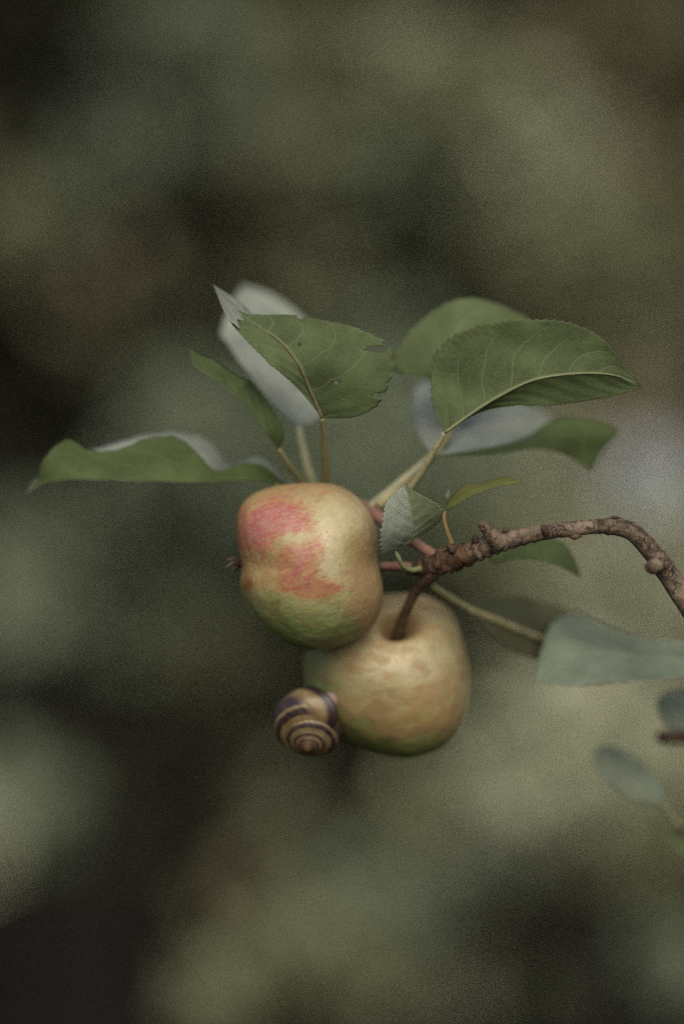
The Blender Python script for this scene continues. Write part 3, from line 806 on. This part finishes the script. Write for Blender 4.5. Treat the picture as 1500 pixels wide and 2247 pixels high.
def sdist(poly, x, y):
    """signed distance (px, + inside) to a polygon"""
    p = np.array(poly, float); q = np.roll(p, -1, 0)
    best = np.full(x.shape, 1e9); ins = np.zeros(x.shape, bool)
    for (ax, ay), (bx, by) in zip(p, q):
        ex, ey = bx - ax, by - ay
        t = np.clip(((x - ax) * ex + (y - ay) * ey) / (ex * ex + ey * ey), 0, 1)
        best = np.minimum(best, np.hypot(x - ax - t * ex, y - ay - t * ey))
        c = ((ay > y) != (by > y)) & (x < (bx - ax) * (y - ay) / (by - ay + 1e-12) + ax)
        ins ^= c
    return np.where(ins, best, -best)

def sm(x, a, b):
    t = np.clip((x - a) / (b - a), 0, 1)
    return t * t * (3 - 2 * t)

def apple_surface(outline, cx, cy, cz, depth_px, dents, lumps, seed):
    V, F = ico(7)
    k = S * (D + cz * .01) / D
    rf = outline_r(outline, cx, cy)
    th = np.arctan2(V[:, 1], V[:, 0])           # x right, y up, z toward the camera
    ph = np.arcsin(np.clip(V[:, 2], -1, 1))
    r = rf(th)
    p = np.stack([r * np.cos(ph) * np.cos(th), r * np.cos(ph) * np.sin(th), depth_px * np.sin(ph)], 1)
    for d, w, depth, sharp in dents:
        d = np.array(d, float); d /= np.linalg.norm(d)
        a = np.arccos(np.clip(V @ d, -1, 1))
        p = p - d * (depth * np.exp(-(a / w) ** sharp))[:, None]
    for d, w, h in lumps:
        d = np.array(d, float); d /= np.linalg.norm(d)
        a = np.arccos(np.clip(V @ d, -1, 1))
        p = p + d * (h * np.exp(-(a / w) ** 2))[:, None]
    wob = np.array([mnoise.noise(Vector(v * 2.3 + seed)) * 2.2 + mnoise.noise(Vector(v * 6 + seed)) * 1.0 + mnoise.noise(Vector(v * 15 + seed)) * 0.3 for v in V])
    p += V * wob[:, None]
    W = P(cx, cy, cz) + k * (p[:, :1] * RT + p[:, 1:2] * UP - p[:, 2:3] * FW)
    return V, F, p, W

def lerp(a, b, t):
    return a * (1 - t[:, None]) + np.array(b)[None] * t[:, None]

# --- red-cheeked apple
A1 = (681, 1243, 2.3)
o1 = [(684, 1059), (735, 1063), (775, 1082), (806, 1112), (822, 1145), (830, 1185), (836, 1225), (842, 1265), (842, 1300), (834, 1340), (812, 1380), (770, 1407), (720, 1425), (675, 1428),
      (630, 1412), (590, 1385), (558, 1350), (538, 1315), (528, 1280), (531, 1255), (531, 1235), (523, 1200), (519, 1160), (526, 1120), (553, 1086), (610, 1066)]
V, F, p, W = apple_surface(o1, A1[0], A1[1], A1[2], 168, [((-1, .05, -.05), .14, 3, 2), ((1, 0, -.1), .26, 24, 2)], [((-.7, .5, .5), .45, 6), ((-.7, -.4, .6), .45, 3), ((.28, .25, .93), .33, 9), ((.1, -.65, .75), .4, 5), ((.75, .05, .65), .26, -3), ((-.45, -.02, .9), .25, -3), ((.6, .75, .2), .3, -5), ((.8, -.35, .45), .3, 4)], 3.1)
x, y, z = p[:, 0] + A1[0], A1[1] - p[:, 1], p[:, 2]
c = np.tile(np.array([0.51, 0.435, 0.23]), (len(V), 1))
n1 = np.array([mnoise.noise(Vector(q * 0.021)) for q in p]); n2 = np.array([mnoise.noise(Vector(q * 0.05 + 40)) for q in p])
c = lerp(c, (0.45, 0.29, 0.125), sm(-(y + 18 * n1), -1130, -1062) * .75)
c = lerp(c, (0.74, 0.64, 0.45), np.exp(-(((x - 740) / 75) ** 2 + ((y - 1170) / 70) ** 2)) * .85)  # cream skin; this patch and the next also paint in the highlight
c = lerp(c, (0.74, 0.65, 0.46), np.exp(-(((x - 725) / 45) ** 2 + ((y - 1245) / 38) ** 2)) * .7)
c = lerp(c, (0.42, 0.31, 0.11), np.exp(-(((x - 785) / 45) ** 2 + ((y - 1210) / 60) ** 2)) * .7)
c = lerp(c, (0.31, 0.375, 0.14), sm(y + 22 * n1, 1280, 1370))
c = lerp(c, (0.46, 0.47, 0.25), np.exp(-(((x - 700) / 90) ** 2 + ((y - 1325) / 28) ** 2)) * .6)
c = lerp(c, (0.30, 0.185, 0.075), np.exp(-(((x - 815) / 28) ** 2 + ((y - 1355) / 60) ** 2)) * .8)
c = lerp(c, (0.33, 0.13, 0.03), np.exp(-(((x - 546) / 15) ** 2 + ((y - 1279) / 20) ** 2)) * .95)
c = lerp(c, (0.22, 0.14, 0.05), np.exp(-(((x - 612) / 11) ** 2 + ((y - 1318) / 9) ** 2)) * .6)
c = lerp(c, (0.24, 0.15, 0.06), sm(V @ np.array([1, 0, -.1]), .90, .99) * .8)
z3 = lambda L: [(450 + a / 3.3333, 1020 + b / 3.3333) for a, b in L]
b1 = sdist(z3([(235, 470), (290, 340), (430, 285), (560, 245), (580, 285), (690, 300), (775, 365), (780, 450), (640, 505), (520, 520), (490, 600), (440, 640), (350, 620), (270, 560)]), x, y)
b2 = sdist(z3([(560, 640), (690, 560), (820, 540), (850, 600), (790, 690), (790, 800), (910, 840), (940, 890), (860, 930), (740, 940), (640, 890), (540, 860), (540, 720)]), x, y)
front = sm(z, -60, 10)
bl = np.maximum(sm(b1, -32, 30) * 0.92, sm(b2, -34, 36) * 0.66) * front
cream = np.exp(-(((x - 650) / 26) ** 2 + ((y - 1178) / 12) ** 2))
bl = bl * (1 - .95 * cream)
bl += 0.45 * np.exp(-(((x - 645) / 14) ** 2 + ((y - 1085) / 8) ** 2))
gl = np.maximum(np.maximum(sm(b1, -30, 8), sm(b2, -32, 6)) * front, np.exp(-(((x - 570) / 60) ** 2 + ((y - 1240) / 35) ** 2)) * .75)
gl *= (1 - .9 * cream)
gl += .8 * sm(-x, -560, -522) * sm(-y, -1300, -1180) + .35 * sm(-y, -1110, -1062)
gl = np.maximum(gl, .62 * front * sm(-(x + 25 * n1), -735, -660) * sm(y, 1075, 1110) * sm(-y, -1310, -1270) * (1 - .9 * cream))
gl += .4 * np.exp(-(((x - 720) / 70) ** 2 + ((y - 1290) / 14) ** 2))
ru = np.clip(np.exp(-(((x - 800) / 45) ** 2 + ((y - 1300) / 110) ** 2)) * .9 + .35 * sm(x, 730, 830) + .3 * n2 + .2 * sm(-y, -1120, -1062), 0, 1)
root = empty('apple', P(681, 1428, 2.3), 'small apple with a pink-red cheek, hanging sideways in front', 'apple', 'apples on the branch')
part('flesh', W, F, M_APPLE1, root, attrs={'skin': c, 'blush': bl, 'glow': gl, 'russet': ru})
root.children[0].name = 'skin'
part('stem', *ptube([(808, 1244, 2.5, 8), (838, 1243, 2.4, 9), (860, 1242, 2.3, 9), (888, 1243, 2.1, 10), (905, 1246, 1.9, 10)], seg=14, n=40, bump=.08, freq=400), M_PINK, root)
cal = part('calyx', *ptube([(545, 1239, 2.2, 9), (530, 1237, 2.2, 9), (520, 1238, 2.2, 6)], seg=12, n=16, bump=.25, freq=600), M_SEPAL, root)
for pts in ([(526, 1232, 2.1, 4), (512, 1226, 1.9, 4), (498, 1229, 1.7, 2)], [(524, 1238, 1.9, 4), (508, 1237, 1.5, 4), (494, 1246, 1.3, 1.5)],
            [(524, 1243, 2.3, 4), (514, 1249, 2.2, 4), (511, 1259, 2.1, 1.5)], [(524, 1236, 2.6, 4), (506, 1232, 2.9, 4), (500, 1224, 3.1, 1.5)], [(526, 1241, 2.7, 4), (515, 1246, 3.0, 3), (520, 1254, 3.2, 1.5)]):
    part('sepal', *ptube(pts, seg=8, n=14, bump=.3, freq=700), M_SEPAL, root, parent=cal)

# --- russet apple
A2 = (846, 1483, 5.7)
o2 = [(884, 1302), (930, 1306), (968, 1325), (995, 1352), (1012, 1395), (1022, 1435), (1028, 1480), (1028, 1530), (1018, 1575), (996, 1618), (955, 1650), (900, 1665), (850, 1660), (800, 1645), (745, 1622), (706, 1584), (680, 1532), (668, 1480), (672, 1430), (700, 1380), (745, 1340), (800, 1312), (840, 1305)]
V, F, p, W = apple_surface(o2, A2[0], A2[1], A2[2], 180, [((.14, .655, .69), .168, 68, 2.2), ((.14, .655, .69), .36, 12, 2.0)], [((.5, .45, .6), .4, 6), ((-.15, .15, .97), .35, 8), ((.6, -.2, .7), .4, 6), ((.2, -.2, .95), .25, -4), ((-.5, -.5, .7), .3, 5), ((.1, -.75, .6), .3, 5)], 8.7)
x, y, z = p[:, 0] + A2[0], A2[1] - p[:, 1], p[:, 2]
n1 = np.array([mnoise.noise(Vector(q * 0.018 + 11)) for q in p]); n2 = np.array([mnoise.noise(Vector((q[0] * 0.02, q[1] * .05, q[2] * .03)) + Vector((40, 0, 0))) for q in p])
c = np.tile(np.array([0.49, 0.425, 0.225]), (len(V), 1))
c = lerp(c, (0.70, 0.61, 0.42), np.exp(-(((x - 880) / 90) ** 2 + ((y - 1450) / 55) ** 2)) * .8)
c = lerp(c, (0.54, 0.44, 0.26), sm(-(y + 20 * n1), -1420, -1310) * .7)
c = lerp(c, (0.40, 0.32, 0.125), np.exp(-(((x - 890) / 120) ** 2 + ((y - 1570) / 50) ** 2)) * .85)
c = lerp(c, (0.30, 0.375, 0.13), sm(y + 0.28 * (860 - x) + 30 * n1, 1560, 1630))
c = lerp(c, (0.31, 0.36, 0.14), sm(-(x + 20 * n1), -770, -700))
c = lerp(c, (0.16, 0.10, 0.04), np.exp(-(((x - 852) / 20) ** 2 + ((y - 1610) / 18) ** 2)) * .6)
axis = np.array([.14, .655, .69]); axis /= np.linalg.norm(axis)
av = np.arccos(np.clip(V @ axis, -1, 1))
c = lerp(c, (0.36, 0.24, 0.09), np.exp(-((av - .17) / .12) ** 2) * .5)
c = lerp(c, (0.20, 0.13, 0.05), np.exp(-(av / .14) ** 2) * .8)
bl = .38 * np.exp(-(((x - 820) / 16) ** 2 + ((y - 1420) / 13) ** 2)) + .34 * np.exp(-(((x - 985) / 10) ** 2 + ((y - 1440) / 25) ** 2)) + .30 * np.exp(-(((x - 778) / 16) ** 2 + ((y - 1495) / 10) ** 2)) + .3 * np.exp(-(((x - 897) / 9) ** 2 + ((y - 1540) / 7) ** 2))
gl = .12 * sm(-y, -1480, -1380) + .4 * np.exp(-((av - .25) / .1) ** 2) * sm(-x, -900, -860)
ru = np.clip(.42 + .5 * n2 + .35 * np.exp(-(((x - 890) / 130) ** 2 + ((y - 1560) / 60) ** 2)) - .5 * sm(y, 1590, 1650), 0, 1)
root = empty('apple', P(850, 1665, 5.7), 'yellow-brown russet apple seen from its stem hollow, lower and farther back', 'apple', 'apples on the branch')
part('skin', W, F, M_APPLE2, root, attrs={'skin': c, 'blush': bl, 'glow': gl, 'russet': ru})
part('stem', *ptube([(866, 1425, 4.8, 16), (873, 1395, 3.9, 14), (885, 1355, 3.2, 12), (900, 1320, 2.6, 11), (918, 1290, 2.2, 12), (930, 1275, 1.9, 13)], seg=14, n=50, bump=.12, freq=350), M_STEM, root)

# ------------------------------------------------------------------ snail
def snail():
    cz = 3.1
    k = S * (D + cz * .01) / D
    ax = -0.10 * RT - 0.66 * UP - 0.74 * FW; ax /= np.linalg.norm(ax)
    e1 = 0.32 * RT + 0.70 * UP - 0.5 * FW; e1 -= ax * (e1 @ ax); e1 /= np.linalg.norm(e1)
    e2 = -np.cross(ax, e1)
    T, nt, ns, g = 5.6, 480, 56, 1.56
    ts = np.linspace(0.2, T, nt); ps = np.linspace(0, 2 * np.pi, ns, endpoint=False)
    Vv = np.zeros((nt, ns, 3)); UVs = np.zeros((nt, ns, 2))
    for i, t0 in enumerate(ts):
        t = t0 + 0.10 * np.sin(ps) * sm(np.array([t0]), .6, 2.0)[0]      # growth lines lean forward at the suture
        e = (g ** (t - T))[:, None]
        a = 2 * math.pi * (t - T)
        d = np.cos(a)[:, None] * e1 + np.sin(a)[:, None] * e2
        late = sm(np.array([t0]), T - .35, T)[0]
        rr = 0.50 * e * (1.0 + 0.05 * sm(np.array([t0]), T - .03, T)[0])
        Vv[i] = d * 0.50 * e - ax * (0.84 * e + 0.02 * late) + (np.cos(ps)[:, None] * d * 1.02 + np.sin(ps)[:, None] * ax * 0.98) * rr
        UVs[i, :, 0] = (t0 - ts[0]) / (T - ts[0])
        UVs[i, :, 1] = ((ps / (2 * np.pi)) + .5) % 1.0
    SC = 162 / np.ptp(Vv.reshape(-1, 3) @ UP)
    X = Vv.reshape(-1, 3) * SC * k
    F = []
    for i in range(nt - 1):
        for j in range(ns):
            F.append((i * ns + j, i * ns + (j + 1) % ns, (i + 1) * ns + (j + 1) % ns, (i + 1) * ns + j))
    # inner wall of the mouth
    inner = []
    m0 = (nt - 1) * ns
    cen = X[m0:].mean(0)
    n0 = len(X)
    back = Vv[nt - 30].reshape(-1, 3) * SC * k
    X = np.vstack([X, cen + (X[m0:] - cen) * 0.93, back.mean(0) + (back - back.mean(0)) * .8])
    for j in range(ns):
        q = (j + 1) % ns
        F.append((m0 + j, m0 + q, n0 + q, n0 + j)); F.append((n0 + j, n0 + q, n0 + ns + q, n0 + ns + j))
    U = np.vstack([UVs.reshape(-1, 2), np.full((2 * ns, 2), 1.0)])
    r_, u_ = X @ RT, X @ UP
    off = np.array([(672 - 750) * k - (r_.max() + r_.min()) / 2, -(1584 - 1123.5) * k - (u_.max() + u_.min()) / 2])
    org = FOC + FW * cz * .01
    f_ = X @ FW
    Wd = X + RT * off[0] + UP * off[1] + org - FW * ((f_.max() + f_.min()) / 2)
    root = empty('snail', P(715, 1540, 4.0), 'banded snail with a dark-striped shell, clinging to the russet apple', 'snail')
    part('shell', Wd, F, M_SHELL, root, uv=U)
    mouth = Wd[n0:n0 + ns].mean(0)
    mx, my = proj(mouth)
    md = ((mouth - CAM) @ FW - D) * 100
    # soft foot: one continuous body from the mouth of the shell to the apple skin
    pts = [(mx - 14, my + 4, md, 20), (mx + 2, my - 4, md + .1, 24), (728, 1535, md + .6, 17), (735, 1550, 4.1, 20), (738, 1580, 4.2, 17), (736, 1606, 4.2, 6)]
    part('body', *ptube(pts, seg=18, n=40, bump=.10, freq=500), M_BODY, root)
    print('snail mouth', mx, my, md)
snail()

# ------------------------------------------------------------------ second twig at the right edge, behind
twig2 = empty('apple_twig', P(1620, 1620, 9), 'blurred apple twig entering from the right edge below the branch', 'branch')
part('twig', *ptube([(1640, 1600, 9.5, 20), (1560, 1612, 9, 17), (1500, 1618, 8.6, 16), (1465, 1617, 8.3, 16), (1443, 1616, 8.2, 13)], seg=14, n=40, bump=.15, freq=200), M_BUD, twig2)
part('twig', *ptube([(1640, 1640, 9.6, 18), (1590, 1760, 9.4, 14), (1530, 1815, 9.0, 12), (1488, 1822, 8.8, 10)], seg=12, n=40, bump=.15, freq=200), M_BUD, twig2)
lf, _ = leaf(twig2,
    M=[(1600, 1450, 7.0), (1500, 1445, 6.0), (1400, 1440, 5.2), (1300, 1430, 4.6), (1230, 1440, 4.2), (1172, 1498, 3.4)],
    L=[(1600, 1450, 7.0), (1500, 1412, 7.4), (1420, 1402, 7.2), (1345, 1382, 7.0), (1265, 1346, 6.8), (1215, 1362, 5.8), (1188, 1420, 4.6), (1172, 1498, 3.4)],
    Rr=[(1600, 1450, 7.0), (1500, 1484, 5.0), (1400, 1494, 4.0), (1300, 1504, 3.2), (1230, 1506, 3.0), (1172, 1498, 3.4)],
    mu=M_BLUE, ml=M_BLUE, teeth=16, seed=31, wav=0.0015, label='grey-blue sky-lit leaf cut by the right edge')
petiole(twig2, lf, [(1600, 1450, 7, 8), (1625, 1510, 8.4, 9), (1640, 1600, 9.5, 10)])
lf, _ = leaf(twig2,
    M=[(1455, 1768, 8.0), (1420, 1735, 7.9), (1375, 1700, 7.9), (1335, 1665, 8.0), (1308, 1640, 8.2)],
    L=[(1455, 1768, 8.0), (1400, 1762, 7.6), (1350, 1735, 7.5), (1312, 1695, 7.6), (1298, 1660, 8.0), (1308, 1640, 8.2)],
    Rr=[(1455, 1768, 8.0), (1450, 1725, 8.4), (1425, 1690, 8.6), (1385, 1660, 8.6), (1345, 1640, 8.5), (1308, 1640, 8.2)],
    mu=M_BLUE, ml=M_UP, teeth=14, seed=33, label='oval blue-green leaf hanging alone')
petiole(twig2, lf, [(1455, 1768, 8, 4), (1475, 1795, 8.4, 4), (1500, 1818, 8.9, 5)])
lf, _ = leaf(twig2,
    M=[(1560, 1590, 8.6), (1510, 1570, 8.4), (1470, 1560, 8.3), (1438, 1545, 8.2)],
    L=[(1560, 1590, 8.6), (1520, 1530, 9.4), (1480, 1518, 9.2), (1450, 1528, 8.8), (1438, 1545, 8.2)],
    Rr=[(1560, 1590, 8.6), (1510, 1606, 8.0), (1465, 1598, 8.0), (1448, 1575, 8.0), (1438, 1545, 8.2)],
    mu=M_DK, ml=M_BLUE, teeth=12, seed=35, label='dark leaf just above the twig stub')
lf, _ = leaf(twig2,
    M=[(1560, 1850, 8.6), (1510, 1852, 8.5), (1460, 1845, 8.6)],
    L=[(1560, 1850, 8.6), (1510, 1832, 8.9), (1460, 1845, 8.6)],
    Rr=[(1560, 1850, 8.6), (1515, 1880, 8.2), (1480, 1866, 8.3), (1460, 1845, 8.6)],
    mu=M_LO, ml=M_LO, teeth=10, seed=37, label='bright green leaf scrap at the right edge')
